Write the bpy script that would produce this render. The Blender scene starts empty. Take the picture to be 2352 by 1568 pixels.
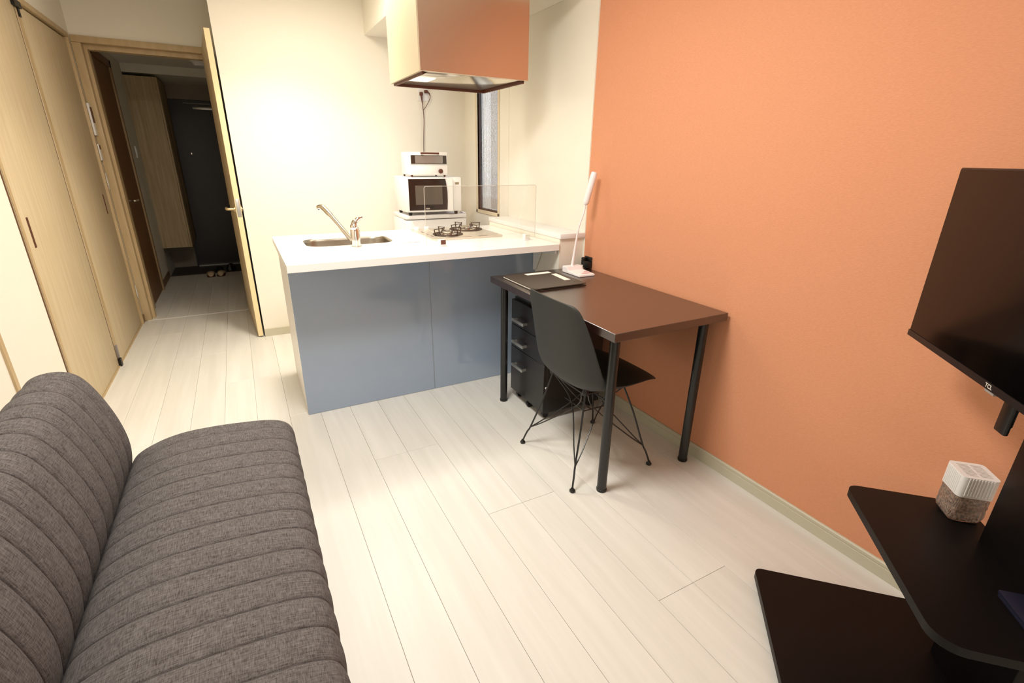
import bpy, bmesh, math, random
from mathutils import Vector, Matrix
random.seed(7)
C = bpy.context.scene.collection
SC = bpy.context.scene
PI = math.pi

# ------------------------------------------------------------------ camera
cam = bpy.data.cameras.new('camera')
cam.sensor_width = 36.0
cam.lens = 36.0 * 1115.3 / 2352.0
cam.clip_start = 0.02
co = bpy.data.objects.new('camera', cam)
C.objects.link(co)
yaw, pitch, roll = 0.4993, -0.3588, 0.0144
f = Vector((math.sin(yaw)*math.cos(pitch), math.cos(yaw)*math.cos(pitch), math.sin(pitch)))
r0 = Vector((math.cos(yaw), -math.sin(yaw), 0)); u0 = r0.cross(f)
rr = r0*math.cos(roll) + u0*math.sin(roll); uu = u0*math.cos(roll) - r0*math.sin(roll)
mw = Matrix((rr, uu, -f)).transposed().to_4x4(); mw.translation = Vector((0, 0, 1.3223))
co.matrix_world = mw
SC.camera = co

# ------------------------------------------------------------------ world, lights, exposure
w = bpy.data.worlds.new('world'); SC.world = w; w.use_nodes = True
w.node_tree.nodes['Background'].inputs[0].default_value = (0.72, 0.82, 1.0, 1)
w.node_tree.nodes['Background'].inputs[1].default_value = 5.0
SC.view_settings.view_transform = 'Standard'
SC.view_settings.look = 'None'
SC.view_settings.gamma = 1.0
SC.view_settings.use_curve_mapping = False
SC.view_settings.exposure = 0.06

def area(name, loc, size, power, col, rot=(0, 0, 0), shape='DISK', size_y=None, spread=PI):
    l = bpy.data.lights.new(name, 'AREA'); l.shape = shape; l.size = size
    if size_y: l.size_y = size_y
    l.energy = power; l.color = col; l.spread = spread
    o = bpy.data.objects.new(name, l); C.objects.link(o); o.location = loc; o.rotation_euler = rot
    return o
WARM = (1.0, 0.91, 0.77)
area('living_ceiling_light', (0.25, 1.45, 2.37), 0.6, 42, (1.0, 0.975, 0.92))
area('kitchen_ceiling_light', (0.50, 3.10, 2.37), 0.5, 15, WARM)
area('kitchen_downlight', (0.32, 3.30, 2.37), 0.22, 11, WARM, spread=math.radians(110))
area('hood_lamp_light', (0.955, 2.80, 1.700), 0.12, 2.5, WARM)
area('rear_fill_light', (0.4, -1.55, 1.3), 1.6, 12, (0.92, 0.96, 1.0), rot=(PI/2, 0, PI), shape='RECTANGLE', size_y=1.8)  # unseen fill light added behind the camera to brighten the blue panels

# ------------------------------------------------------------------ materials
MATS = {}
def srgb(r, g, b):
    def c(x):
        x /= 255.0
        return x/12.92 if x <= 0.04045 else ((x+0.055)/1.055)**2.4
    return (c(r), c(g), c(b), 1)
def mat(name, col, rough=0.5, metal=0.0, spec=0.5, bump=None, vary=0.0, noise=None, **kw):
    if name in MATS: return MATS[name]
    m = bpy.data.materials.new(name); m.use_nodes = True
    nt = m.node_tree; N = nt.nodes; L = nt.links
    b = N['Principled BSDF']
    b.inputs['Base Color'].default_value = col
    b.inputs['Roughness'].default_value = rough
    b.inputs['Metallic'].default_value = metal
    b.inputs['Specular IOR Level'].default_value = spec
    for k, v in kw.items(): b.inputs[k.replace('_', ' ')].default_value = v
    tc = N.new('ShaderNodeTexCoord')
    def mapping(scale):
        mp = N.new('ShaderNodeMapping'); mp.inputs['Scale'].default_value = scale
        L.new(tc.outputs['Object'], mp.inputs['Vector']); return mp
    src = None
    if noise:   # (scale xyz, noise scale, dark colour, light colour, lo, hi)
        sc, ns, c1, c2, lo, hi = noise
        mp = mapping(sc); nz = N.new('ShaderNodeTexNoise'); nz.inputs['Scale'].default_value = ns
        nz.inputs['Detail'].default_value = 6; nz.inputs['Roughness'].default_value = 0.6
        if vary:
            oi = N.new('ShaderNodeObjectInfo'); ad = N.new('ShaderNodeVectorMath'); ad.operation = 'ADD'
            ml = N.new('ShaderNodeMath'); ml.operation = 'MULTIPLY'; ml.inputs[1].default_value = 37.0
            L.new(oi.outputs['Random'], ml.inputs[0]); L.new(mp.outputs[0], ad.inputs[0]); L.new(ml.outputs[0], ad.inputs[1])
            L.new(ad.outputs[0], nz.inputs['Vector'])
        else: L.new(mp.outputs[0], nz.inputs['Vector'])
        cr = N.new('ShaderNodeValToRGB'); cr.color_ramp.elements[0].position = lo; cr.color_ramp.elements[1].position = hi
        cr.color_ramp.elements[0].color = c1; cr.color_ramp.elements[1].color = c2
        L.new(nz.outputs['Fac'], cr.inputs[0]); src = cr.outputs[0]
    if vary and src:
        oi = N.new('ShaderNodeObjectInfo'); mr = N.new('ShaderNodeMapRange')
        mr.inputs['To Min'].default_value = 1-vary; mr.inputs['To Max'].default_value = 1.0
        L.new(oi.outputs['Random'], mr.inputs['Value'])
        hs = N.new('ShaderNodeHueSaturation'); L.new(mr.outputs[0], hs.inputs['Value']); L.new(src, hs.inputs['Color'])
        src = hs.outputs[0]
    if src: L.new(src, b.inputs['Base Color'])
    if bump:    # (scale xyz, noise scale, strength, distance)
        sc, ns, st, di = bump
        mp = mapping(sc); nz = N.new('ShaderNodeTexNoise'); nz.inputs['Scale'].default_value = ns; nz.inputs['Detail'].default_value = 3
        L.new(mp.outputs[0], nz.inputs['Vector'])
        bp = N.new('ShaderNodeBump'); bp.inputs['Strength'].default_value = st; bp.inputs['Distance'].default_value = di
        L.new(nz.outputs['Fac'], bp.inputs['Height']); L.new(bp.outputs[0], b.inputs['Normal'])
    MATS[name] = m; return m

M_wall = mat('cream_wallpaper', srgb(240, 234, 220), 0.85, bump=((1, 1, 1), 220, 0.25, 0.002))
M_panel = mat('kitchen_panel', srgb(240, 235, 222), 0.22)
M_orange = mat('orange_wallpaper', srgb(224, 152, 113), 0.8, spec=0.3, bump=((1, 1, 4), 160, 0.3, 0.002),
               noise=((1, 1, 5), 90, srgb(219, 151, 114), srgb(225, 158, 121), 0.35, 0.65))
M_ceil = mat('ceiling_paper', srgb(240, 236, 226), 0.9)
M_floor = mat('pale_oak_plank', srgb(225, 215, 195), 0.38, spec=0.45, vary=0.045,
              noise=((9, 0.55, 1), 2.3, srgb(218, 215, 207), srgb(227, 224, 217), 0.36, 0.66),
              bump=((60, 3, 1), 4, 0.05, 0.0006))
M_sub = mat('floor_joint', srgb(214, 200, 172), 0.8)
M_wood = mat('pale_door_wood', srgb(206, 186, 150), 0.5, noise=((1, 22, 1.1), 2.2, srgb(198, 178, 142), srgb(214, 197, 164), 0.3, 0.7))
M_woodx = mat('pale_cabinet_wood', srgb(196, 172, 130), 0.5, noise=((22, 22, 1.1), 2.2, srgb(176, 152, 112), srgb(206, 184, 146), 0.3, 0.7))
M_casing = mat('casing_wood', srgb(196, 170, 128), 0.45, noise=((8, 8, 1.1), 3, srgb(188, 162, 120), srgb(204, 180, 140), 0.3, 0.7))
M_browndoor = mat('brown_door_wood', srgb(124, 84, 46), 0.5, noise=((1, 22, 1.1), 2.2, srgb(112, 76, 42), srgb(134, 94, 54), 0.3, 0.7))
M_gap = mat('gap_shade', srgb(92, 58, 24), 0.7)  # brown painted in as shade for the closet gaps
M_base = mat('baseboard_film', srgb(200, 194, 172), 0.5)
M_basebrown = mat('hall_baseboard', srgb(128, 98, 66), 0.5)
M_white = mat('white_plastic', srgb(240, 238, 236), 0.35)
M_top = mat('white_worktop', srgb(242, 240, 236), 0.22, noise=((1, 1, 1), 900, srgb(238, 235, 230), srgb(246, 244, 241), 0.4, 0.6))
M_blue = mat('blue_gloss_panel', srgb(152, 167, 188), 0.10, spec=1.0)
M_black = mat('black_melamine', srgb(22, 18, 17), 0.36, spec=0.6, bump=((1, 14, 1), 60, 0.05, 0.0006))
M_desk = mat('black_brown_desktop', srgb(34, 13, 8), 0.32, spec=0.9, Coat_Weight=0.75, Coat_Roughness=0.28, Coat_IOR=1.75, bump=((30, 2, 30), 12, 0.05, 0.0006))  # base reddened to carry some of the orange wall's reflection
M_blkmetal = mat('black_metal', srgb(22, 22, 21), 0.33, spec=0.6)
M_shell = mat('dark_grey_shell', srgb(46, 47, 44), 0.55, bump=((1, 1, 1), 700, 0.2, 0.0005))
M_chrome = mat('chrome', srgb(225, 222, 216), 0.12, metal=1)
M_steel = mat('stainless', srgb(166, 158, 146), 0.32, metal=1, bump=((1, 60, 60), 20, 0.03, 0.0005))
M_alu = mat('aluminium', srgb(200, 200, 196), 0.35, metal=0.9)
M_hood = mat('hood_metal', srgb(215, 200, 184), 0.26, metal=0.95, bump=((60, 60, 1), 12, 0.03, 0.0004))
M_brown = mat('brown_trim', srgb(92, 50, 34), 0.5)
M_hob = mat('hob_plate', srgb(222, 214, 200), 0.3, metal=0.45)
M_iron = mat('grate_iron', srgb(60, 46, 36), 0.45, metal=0.3)
M_tvglass = mat('tv_screen', srgb(5, 5, 5), 0.12, spec=0.3)
M_dark = mat('dark_plastic', srgb(14, 13, 13), 0.4)
M_genkan = mat('entry_floor', srgb(84, 78, 72), 0.6)
M_frontdoor = mat('front_door_steel', srgb(58, 54, 54), 0.4)
M_doorframe = mat('front_door_frame', srgb(158, 144, 126), 0.5)
M_bronze = mat('dark_window_frame', srgb(62, 40, 28), 0.4)
M_folder = mat('folder_cover', srgb(58, 48, 38), 0.42, spec=0.7)
M_paper = mat('paper', srgb(238, 232, 222), 0.7)
M_navy = mat('navy_cover', srgb(20, 22, 44), 0.5)
M_pink = mat('pink_print', srgb(214, 150, 150), 0.6)
M_shoe = mat('beige_slipper', srgb(196, 172, 138), 0.8)
M_shoeb = mat('black_shoe_leather', srgb(14, 13, 12), 0.4)
M_oglass = mat('oven_window', srgb(92, 84, 76), 0.2)
M_greyp = mat('grey_plastic', srgb(150, 142, 138), 0.45)
M_cork = mat('faceted_base_fill', srgb(170, 128, 98), 0.35, noise=((1, 1, 1), 150, srgb(92, 58, 42), srgb(214, 184, 162), 0.42, 0.6))

def fabric():
    m = bpy.data.materials.new('grey_melange_fabric'); m.use_nodes = True
    N = m.node_tree.nodes; L = m.node_tree.links; b = N['Principled BSDF']
    b.inputs['Roughness'].default_value = 0.95; b.inputs['Specular IOR Level'].default_value = 0.15
    tc = N.new('ShaderNodeTexCoord')
    outs = []
    for sc in ((40, 520, 40), (520, 60, 520)):
        mp = N.new('ShaderNodeMapping'); mp.inputs['Scale'].default_value = sc
        nz = N.new('ShaderNodeTexNoise'); nz.inputs['Scale'].default_value = 1.0; nz.inputs['Detail'].default_value = 3
        L.new(tc.outputs['Object'], mp.inputs[0]); L.new(mp.outputs[0], nz.inputs['Vector']); outs.append(nz.outputs['Fac'])
    ad = N.new('ShaderNodeMath'); ad.operation = 'ADD'; L.new(outs[0], ad.inputs[0]); L.new(outs[1], ad.inputs[1])
    ml = N.new('ShaderNodeMath'); ml.operation = 'MULTIPLY'; ml.inputs[1].default_value = 0.5; L.new(ad.outputs[0], ml.inputs[0])
    cr = N.new('ShaderNodeValToRGB'); e = cr.color_ramp.elements
    e[0].position = 0.36; e[0].color = srgb(68, 63, 61); e[1].position = 0.64; e[1].color = srgb(116, 111, 110)
    L.new(ml.outputs[0], cr.inputs[0]); L.new(cr.outputs[0], b.inputs['Base Color'])
    bp = N.new('ShaderNodeBump'); bp.inputs['Strength'].default_value = 0.2; bp.inputs['Distance'].default_value = 0.0008
    L.new(ml.outputs[0], bp.inputs['Height']); L.new(bp.outputs[0], b.inputs['Normal'])
    return m
M_fabric = fabric()

def clear(name, tint, gloss=0.06, rough=0.02):
    m = bpy.data.materials.new(name); m.use_nodes = True
    N = m.node_tree.nodes; L = m.node_tree.links; N.clear()
    o = N.new('ShaderNodeOutputMaterial'); mx = N.new('ShaderNodeMixShader'); t = N.new('ShaderNodeBsdfTransparent'); g = N.new('ShaderNodeBsdfGlossy')
    t.inputs[0].default_value = tint; g.inputs['Roughness'].default_value = rough
    mx.inputs[0].default_value = gloss
    L.new(t.outputs[0], mx.inputs[1]); L.new(g.outputs[0], mx.inputs[2]); L.new(mx.outputs[0], o.inputs[0])
    return m
M_acryl = clear('clear_acrylic', (0.97, 0.97, 0.96, 1), 0.035)
M_reed = mat('reeded_glass', (0.9, 0.93, 0.97, 1), 0.06, Transmission_Weight=1.0, IOR=1.35)
M_crystal = mat('crystal_plastic', (0.95, 0.86, 0.78, 1), 0.06, Transmission_Weight=0.85, IOR=1.45)
def emit(name, col, s):
    m = bpy.data.materials.new(name); m.use_nodes = True; b = m.node_tree.nodes['Principled BSDF']
    b.inputs['Emission Color'].default_value = col; b.inputs['Emission Strength'].default_value = s
    b.inputs['Base Color'].default_value = col; return m

# ------------------------------------------------------------------ helpers
def bm_box(bm, x0, x1, y0, y1, z0, z1, bev=0.0, seg=2):
    t = bmesh.new()
    bmesh.ops.create_cube(t, size=1)
    for v in t.verts:
        v.co = Vector(((x0+x1)/2 + v.co.x*(x1-x0), (y0+y1)/2 + v.co.y*(y1-y0), (z0+z1)/2 + v.co.z*(z1-z0)))
    if bev > 0:
        bmesh.ops.bevel(t, geom=list(t.edges), offset=bev, segments=seg, affect='EDGES', profile=0.5)
    me = bpy.data.meshes.new('t'); t.to_mesh(me); t.free(); bm.from_mesh(me); bpy.data.meshes.remove(me)
    return bm
def bm_prism(bm, pts, z0, z1, axis='z'):
    """extrude a polygon; axis z: pts are (x,y); axis y: pts are (x,z) from y=z0 to z1; axis x: pts (y,z)"""
    def mk(p, h):
        if axis == 'z': return (p[0], p[1], h)
        if axis == 'y': return (p[0], h, p[1])
        return (h, p[0], p[1])
    a = [bm.verts.new(mk(p, z0)) for p in pts]; b = [bm.verts.new(mk(p, z1)) for p in pts]
    n = len(pts)
    bm.faces.new(a); bm.faces.new(b)
    for i in range(n): bm.faces.new((a[i], a[(i+1) % n], b[(i+1) % n], b[i]))
    return bm
def rrect(x0, x1, y0, y1, r, n=6):
    if not isinstance(r, (list, tuple)): r = [r]*4
    out = []
    for (cx, cy, a0, q) in ((x1-r[0], y1-r[0], 0, r[0]), (x0+r[1], y1-r[1], 90, r[1]), (x0+r[2], y0+r[2], 180, r[2]), (x1-r[3], y0+r[3], 270, r[3])):
        for i in range(n+1):
            a = math.radians(a0 + 90*i/n); out.append((cx+q*math.cos(a), cy+q*math.sin(a)))
    return out
def bm_tube(bm, pts, rad, seg=10, cap=True):
    pts = [Vector(p) for p in pts]
    if not isinstance(rad, (list, tuple)): rad = [rad]*len(pts)
    rings = []; prev = None
    for i, p in enumerate(pts):
        if i == 0: d = pts[1]-p
        elif i == len(pts)-1: d = p-pts[i-1]
        else: d = (pts[i+1]-p).normalized() + (p-pts[i-1]).normalized()
        d.normalize()
        if prev is None:
            ref = Vector((0, 0, 1)) if abs(d.z) < 0.9 else Vector((1, 0, 0)); n = d.cross(ref).normalized()
        else:
            n = (prev - d*prev.dot(d)).normalized()
        prev = n; b = d.cross(n)
        rings.append([bm.verts.new(p + (n*math.cos(2*PI*k/seg) + b*math.sin(2*PI*k/seg))*rad[i]) for k in range(seg)])
    for a, b in zip(rings, rings[1:]):
        for k in range(seg): bm.faces.new((a[k], a[(k+1) % seg], b[(k+1) % seg], b[k]))
    if cap: bm.faces.new(rings[0]); bm.faces.new(rings[-1])
    return bm
def bm_lathe(bm, prof, cx, cy, seg=20):
    rings = []
    for (r, z) in prof:
        rings.append([bm.verts.new((cx+max(r, 1e-4)*math.cos(2*PI*k/seg), cy+max(r, 1e-4)*math.sin(2*PI*k/seg), z)) for k in range(seg)])
    for a, b in zip(rings, rings[1:]):
        for k in range(seg): bm.faces.new((a[k], a[(k+1) % seg], b[(k+1) % seg], b[k]))
    bm.faces.new(rings[0]); bm.faces.new(rings[-1]); return bm
def smooth_path(pts, n=8):
    P = [Vector(p) for p in pts]; out = []
    for i in range(len(P)-1):
        p0 = P[max(i-1, 0)]; p1 = P[i]; p2 = P[i+1]; p3 = P[min(i+2, len(P)-1)]
        for k in range(n):
            t = k/n
            out.append(0.5*((2*p1)+(p2-p0)*t+(2*p0-5*p1+4*p2-p3)*t*t+(-p0+3*p1-3*p2+p3)*t**3))
    out.append(P[-1]); return out
def obj(name, bm, m, parent=None, smooth=False, label=None, mats=None):
    bmesh.ops.recalc_face_normals(bm, faces=bm.faces[:])
    me = bpy.data.meshes.new(name); bm.to_mesh(me); bm.free()
    me.materials.append(m)
    if mats:
        for x in mats: me.materials.append(x)
    if smooth:
        for p in me.polygons: p.use_smooth = True
        try: me.set_sharp_from_angle(angle=math.radians(40))
        except Exception: pass
    o = bpy.data.objects.new(name, me); C.objects.link(o)
    if parent: o.parent = parent
    if label: o['label'] = label
    return o
def box(name, m, x0, x1, y0, y1, z0, z1, parent=None, bev=0.0, label=None, seg=2):
    return obj(name, bm_box(bmesh.new(), x0, x1, y0, y1, z0, z1, bev, seg), m, parent, smooth=bev > 0, label=label)
def prism(name, m, pts, z0, z1, parent=None, axis='z', label=None, bev=0.0, seg=2):
    bm = bm_prism(bmesh.new(), pts, z0, z1, axis)
    if bev:
        eds = [e for e in bm.edges if len(e.link_faces) == 2 and e.calc_face_angle(0) > 0.9]
        bmesh.ops.recalc_face_normals(bm, faces=bm.faces[:])
        bmesh.ops.bevel(bm, geom=eds, offset=bev, segments=seg, affect='EDGES')
    return obj(name, bm, m, parent, smooth=True, label=label)
def tube(name, m, pts, rad, parent=None, seg=10, label=None):
    return obj(name, bm_tube(bmesh.new(), pts, rad, seg), m, parent, smooth=True, label=label)
def thing(name, label, cat, loc=(0, 0, 0), rz=0, group=None):
    o = bpy.data.objects.new(name, None); C.objects.link(o); o.location = loc; o.rotation_euler = (0, 0, rz)
    o.empty_display_size = 0.1
    o['label'] = label; o['category'] = cat
    if group: o['group'] = group
    return o
def tag(o, label, cat, group=None):
    o['label'] = label; o['category'] = cat
    if group: o['group'] = group
    return o
def struct(o, label=None, cat=None):
    o['kind'] = 'structure'
    if label: o['label'] = label
    if cat: o['category'] = cat
    return o
def sempty(name, label, cat):
    o = bpy.data.objects.new(name, None); C.objects.link(o); return struct(o, label, cat)

# ================================================================== SETTING
XL, XR = -0.87, 1.735
YB, YD, YK = -1.6, 4.92, 4.05
# floor with planks
fl = struct(box('floor', M_sub, XL-0.05, XR+0.05, YB, 6.75, -0.12, -0.006), 'pale whitewashed oak plank floor of the room and hallway', 'floor')
def plank(x0, x1, y0, y1):
    bm = bmesh.new(); c = 0.0007; g = 0.0005
    x0 += g; x1 -= g; y0 += g; y1 -= g
    lo = [bm.verts.new(p) for p in ((x0, y0, -0.006), (x1, y0, -0.006), (x1, y1, -0.006), (x0, y1, -0.006))]
    mi = [bm.verts.new(p) for p in ((x0, y0, -c), (x1, y0, -c), (x1, y1, -c), (x0, y1, -c))]
    hi = [bm.verts.new(p) for p in ((x0+c, y0+c, 0), (x1-c, y0+c, 0), (x1-c, y1-c, 0), (x0+c, y1-c, 0))]
    bm.faces.new(hi)
    for a, b in ((lo, mi), (mi, hi)):
        for i in range(4): bm.faces.new((a[i], a[(i+1) % 4], b[(i+1) % 4], b[i]))
    obj('plank', bm, M_floor, fl)
W = 0.1549
joint = {0: 1.99, 1: 1.415, 2: 0.797}
for i in range(-6, 11):
    x0 = max(XL, 0.0575 + i*W); x1 = min(XR, 0.0575 + (i+1)*W)
    if x1 - x0 < 0.02: continue
    base = joint[((i-2)//2) % 3] - 1.818*3
    ymax = 4.90
    ys = [YB] + [base + 1.818*k for k in range(12) if YB+0.05 < base+1.818*k < ymax-0.05] + [ymax]
    for a, b in zip(ys, ys[1:]): plank(x0, x1, a, b)
# hallway floor
for i in range(-6, 1):
    x0 = max(-0.85, 0.0575 + i*W); x1 = min(0.02, 0.0575 + (i+1)*W)
    if x1 - x0 < 0.02: continue
    yj = 4.92 + (0.75 if (i//2) % 2 else 1.35)
    for a, b in ((4.92, yj), (yj, 6.72)): plank(x0, x1, a, b)
struct(box('trim_1', M_white, -0.845, -0.005, 4.90, 4.92, -0.004, 0.0015), 'thin pale threshold strip under the open doorway', 'threshold')
# walls
wl = sempty('wall_left', 'cream left wall with a built-in closet', 'wall')
box('wall_section', M_wall, -1.0, XL, YB, 2.92, 0, 2.42, wl)
box('wall_section', M_wall, -1.0, XL, 2.92, 4.83, 2.092, 2.42, wl)
box('wall_section', M_wall, -1.0, XL, 4.83, 5.0, 0, 2.42, wl)
box('wall_section', M_wall, -1.4, -1.30, 2.92, 4.83, 0, 2.42, wl)
box('wall_strip', M_casing, XL, XL+0.008, 2.375, 2.40, 0, 2.1, wl, label='thin beige vertical strip')
struct(box('wall_right', M_orange, XR, XR+0.12, YB, 2.31, 0, 2.42), 'orange accent wall on the right side', 'wall')
wk = sempty('wall_kitchen', 'glossy cream kitchen side wall around the narrow window', 'wall')
WY0, WY1, WZ0, WZ1 = 3.432, 3.797, 0.932, 1.95
box('wall_section', M_wall, XR, XR+0.12, 2.31, WY0, 0, 2.42, wk)
box('wall_section', M_wall, XR, XR+0.12, WY1, YK+0.1, 0, 2.42, wk)
box('wall_section', M_wall, XR, XR+0.12, WY0, WY1, 0, WZ0, wk)
box('wall_section', M_wall, XR, XR+0.12, WY0, WY1, WZ1, 2.42, wk)
box('wall_panel', M_panel, XR-0.004, XR, 2.312, 3.262, 0.93, 2.139, wk)
box('wall_panel', M_panel, XR-0.004, XR, 3.265, WY0-0.028, 0.88, 2.139, wk)
struct(box('wall_back', M_wall, 0.012, XR+0.12, YK, YD+0.1, 0, 2.42), 'bright cream wall behind the kitchen counter', 'wall')
wd = sempty('wall_door', 'wall around the hallway doorway at the far left', 'wall')
box('wall_section', M_wall, XL, 0.012, YD, YD+0.12, 2.075, 2.42, wd)
box('wall_section', M_wall, -0.035, 0.012, YD, YD+0.12, 0, 2.075, wd)
struct(box('wall_rear', M_wall, -1.0, XR+0.12, YB-0.1, YB, 0, 2.42), 'plain cream wall behind the camera', 'wall')
struct(box('ceiling', M_ceil, -1.0, XR+0.12, YB-0.1, YD+0.12, 2.42, 2.5), 'white ceiling of the room', 'ceiling')
struct(box('trim_2', M_wall, 0.968, XR, 2.33, YK, 2.14, 2.42), 'boxed-in white duct soffit above the kitchen hood', 'soffit')
# low ledge wall beside the counter
lg = sempty('wall_ledge', 'low white ledge wall beside the end of the counter', 'wall')
box('ledge_body', M_wall, 1.567, XR, 2.322, 3.24, 0, 0.902, lg)
box('ledge_cap', M_white, 1.563, XR, 2.31, 3.245, 0.902, 0.93, lg, bev=0.002, label='white cap board')
# baseboards
bb = struct(obj('baseboard_right', bm_prism(bmesh.new(), [(XR, 0), (XR-0.010, 0), (XR-0.010, 0.042), (XR-0.0085, 0.043), (XR-0.0085, 0.046), (XR-0.010, 0.047), (XR-0.010, 0.058), (XR-0.006, 0.062), (XR, 0.062)], YB, 2.315, 'y'), M_base), 'greyish beige baseboard along the orange wall', 'baseboard')
struct(box('baseboard_back', M_base, 0.012, 1.03, YK-0.008, YK, 0, 0.06), 'pale baseboard under the bright back wall', 'baseboard')
struct(box('baseboard_left', M_base, XL, XL+0.008, YB, 2.37, 0, 0.06), 'pale baseboard of the left wall', 'baseboard')
struct(box('baseboard_corner', M_basebrown, XL, XL+0.01, 4.845, 4.905, 0, 0.06), 'short brown baseboard beside the hallway doorway', 'baseboard')
# hallway shell
struct(box('wall_hall_left', M_wall, -1.0, -0.85, 5.04, 6.75, 0, 2.3), 'dim left wall of the hallway', 'wall')
struct(box('wall_hall_alcove', M_wall, -1.0, -0.87, 6.75, 7.72, -0.06, 2.3), 'dim wall behind the shoe cabinet', 'wall')
struct(box('wall_hall_right', M_wall, 0.02, 0.12, 5.04, 7.72, -0.06, 2.3), 'dim right wall of the hallway', 'wall')
struct(box('ceiling_hall', M_ceil, -1.0, 0.12, 5.04, 7.72, 2.18, 2.33), 'dim ceiling of the hallway', 'ceiling')
struct(box('floor_entry', M_genkan, -1.0, 0.12, 6.75, 7.72, -0.12, -0.05), 'lower grey entrance floor before the front door', 'floor')
struct(box('trim_3', M_basebrown, -0.85, 0.02, 6.72, 6.75, -0.05, 0.0), 'dark edge of the step down to the entrance', 'step')
struct(box('baseboard_hall', M_basebrown, -0.85, -0.842, 6.10, 6.72, 0, 0.07), 'brown baseboard in the hallway', 'baseboard')
struct(box('baseboard_hall_near', M_basebrown, -0.85, -0.842, 5.06, 5.25, 0, 0.06), 'brown baseboard just past the doorway', 'baseboard')
struct(box('wall_front', M_doorframe, -1.0, -0.62, 7.55, 7.72, -0.05, 2.3), 'wall left of the black front door', 'wall')
struct(box('wall_front_back', M_frontdoor, -0.62, 0.12, 7.63, 7.72, -0.05, 2.3), 'wall around the black front door', 'wall')
# room door (open)
d1 = sempty('door_1', 'pale wood door standing open into the room with its frame', 'door')
box('door_frame', M_casing, XL+0.002, XL+0.055, YD-0.012, YD+0.13, 0, 2.0515, d1, bev=0.003)
box('door_frame', M_casing, -0.075, -0.032, YD-0.012, YD+0.13, 0, 2.0515, d1, bev=0.003)
box('door_frame', M_casing, XL+0.002, -0.032, YD-0.012, YD+0.13, 2.052, 2.095, d1, bev=0.003)
box('door_stop', M_casing, XL+0.0555, XL+0.075, YD+0.05, YD+0.125, 0, 2.0195, d1)
box('door_stop', M_casing, XL+0.0555, -0.0755, YD+0.05, YD+0.125, 2.02, 2.0515, d1)
leafrot = 0.055
leaf = obj('door_leaf', bm_box(bmesh.new(), -0.035, 0.0, 0.0, 0.862, 0.008, 2.072, 0.0015, 1), M_wood, d1, label='open door leaf seen edge on')
leaf.location = (0.0, 4.05, 0); leaf.rotation_euler = (0, 0, leafrot)
box('edge_band', mat('pale_edge_band', srgb(236, 216, 170), 0.5), -0.0335, -0.0015, -0.001, 0.001, 0.01, 2.07, leaf)
box('lock_plate', M_alu, -0.030, -0.004, -0.0025, 0.0005, 0.91, 1.035, leaf, bev=0.0008, label='grey lock plate')
for sx in (-1, 1):
    bm = bmesh.new(); xb = -0.035 if sx < 0 else 0.0
    bm_tube(bm, [(xb, 0.055, 0.962), (xb+sx*0.008, 0.055, 0.962)], 0.025, 16)
    bm_tube(bm, smooth_path([(xb, 0.055, 0.962), (xb+sx*0.03, 0.055, 0.962), (xb+sx*0.05, 0.06, 0.962), (xb+sx*0.055, 0.09, 0.962), (xb+sx*0.052, 0.16, 0.96)], 5), 0.0095, 10)
    obj('door_handle', bm, mat('satin_brass', srgb(226, 206, 160), 0.3, metal=0.85), leaf, smooth=True)
# closet
cl = thing('closet', 'pale wood sliding closet set into the left wall', 'closet', (XL, 3.87, 0))
def cbox(name, m, x0, x1, y0, y1, z0, z1, par, **k):
    return box(name, m, x0-XL, x1-XL, y0-3.87, y1-3.87, z0, z1, par, **k)
cbox('top_rail', M_casing, XL-0.05, XL+0.012, 2.93, 4.83, 2.062, 2.092, cl, bev=0.002)
cbox('side_frame', M_casing, XL-0.05, XL+0.012, 4.802, 4.83, 0.0, 2.062, cl, bev=0.002)
cbox('floor_rail', M_casing, XL-0.04, XL+0.003, 2.93, 4.80, 0, 0.006, cl)
cbox('shade_filler', M_gap, XL-0.06, XL-0.05, 2.92, 4.81, 0.0, 2.092, cl)  # dark sheet standing in for shade behind the closet doors
cbox('shade_filler', M_gap, XL-0.02, XL-0.006, 2.921, 2.958, 0.0, 2.06, cl)  # dark filler strips here and below paint the shade in the door gaps
cbox('shade_filler', M_gap, XL-0.02, XL-0.008, 3.8325, 3.8575, 0.006, 2.06, cl)
p1 = cbox('door_panel', M_wood, XL-0.035, XL-0.004, 2.962, 3.832, 0.010, 2.05, cl, bev=0.002)
p2 = cbox('door_panel', M_wood, XL-0.035, XL-0.004, 3.858, 4.798, 0.010, 2.05, cl, bev=0.002)
for pp, y in ((p1, 3.065), (p2, 4.665)):
    cbox('pull_groove', M_brown, XL-0.006, XL-0.0025, y-0.011, y+0.011, 0.905, 1.043, pp)
    cbox('edge_strip', M_casing, XL-0.006, XL-0.0025, (2.963 if pp is p1 else 3.859), (2.99 if pp is p1 else 3.905), 0.012, 2.048, pp)
cbox('roller_bracket', M_dark, XL-0.005, XL+0.012, 3.80, 3.90, 2.03, 2.062, cl, label='black roller bracket')
cbox('roller_bracket', M_dark, XL-0.004, XL+0.004, 3.865, 3.89, 1.99, 2.035, cl, label='black roller bracket')
cbox('floor_guide', M_dark, XL-0.004, XL+0.012, 3.83, 3.868, 0.0, 0.05, cl, label='black floor guide')
cbox('guide_pad', M_greyp, XL-0.004, XL+0.006, 3.855, 3.875, 0.055, 0.14, cl, label='grey pad')

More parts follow.
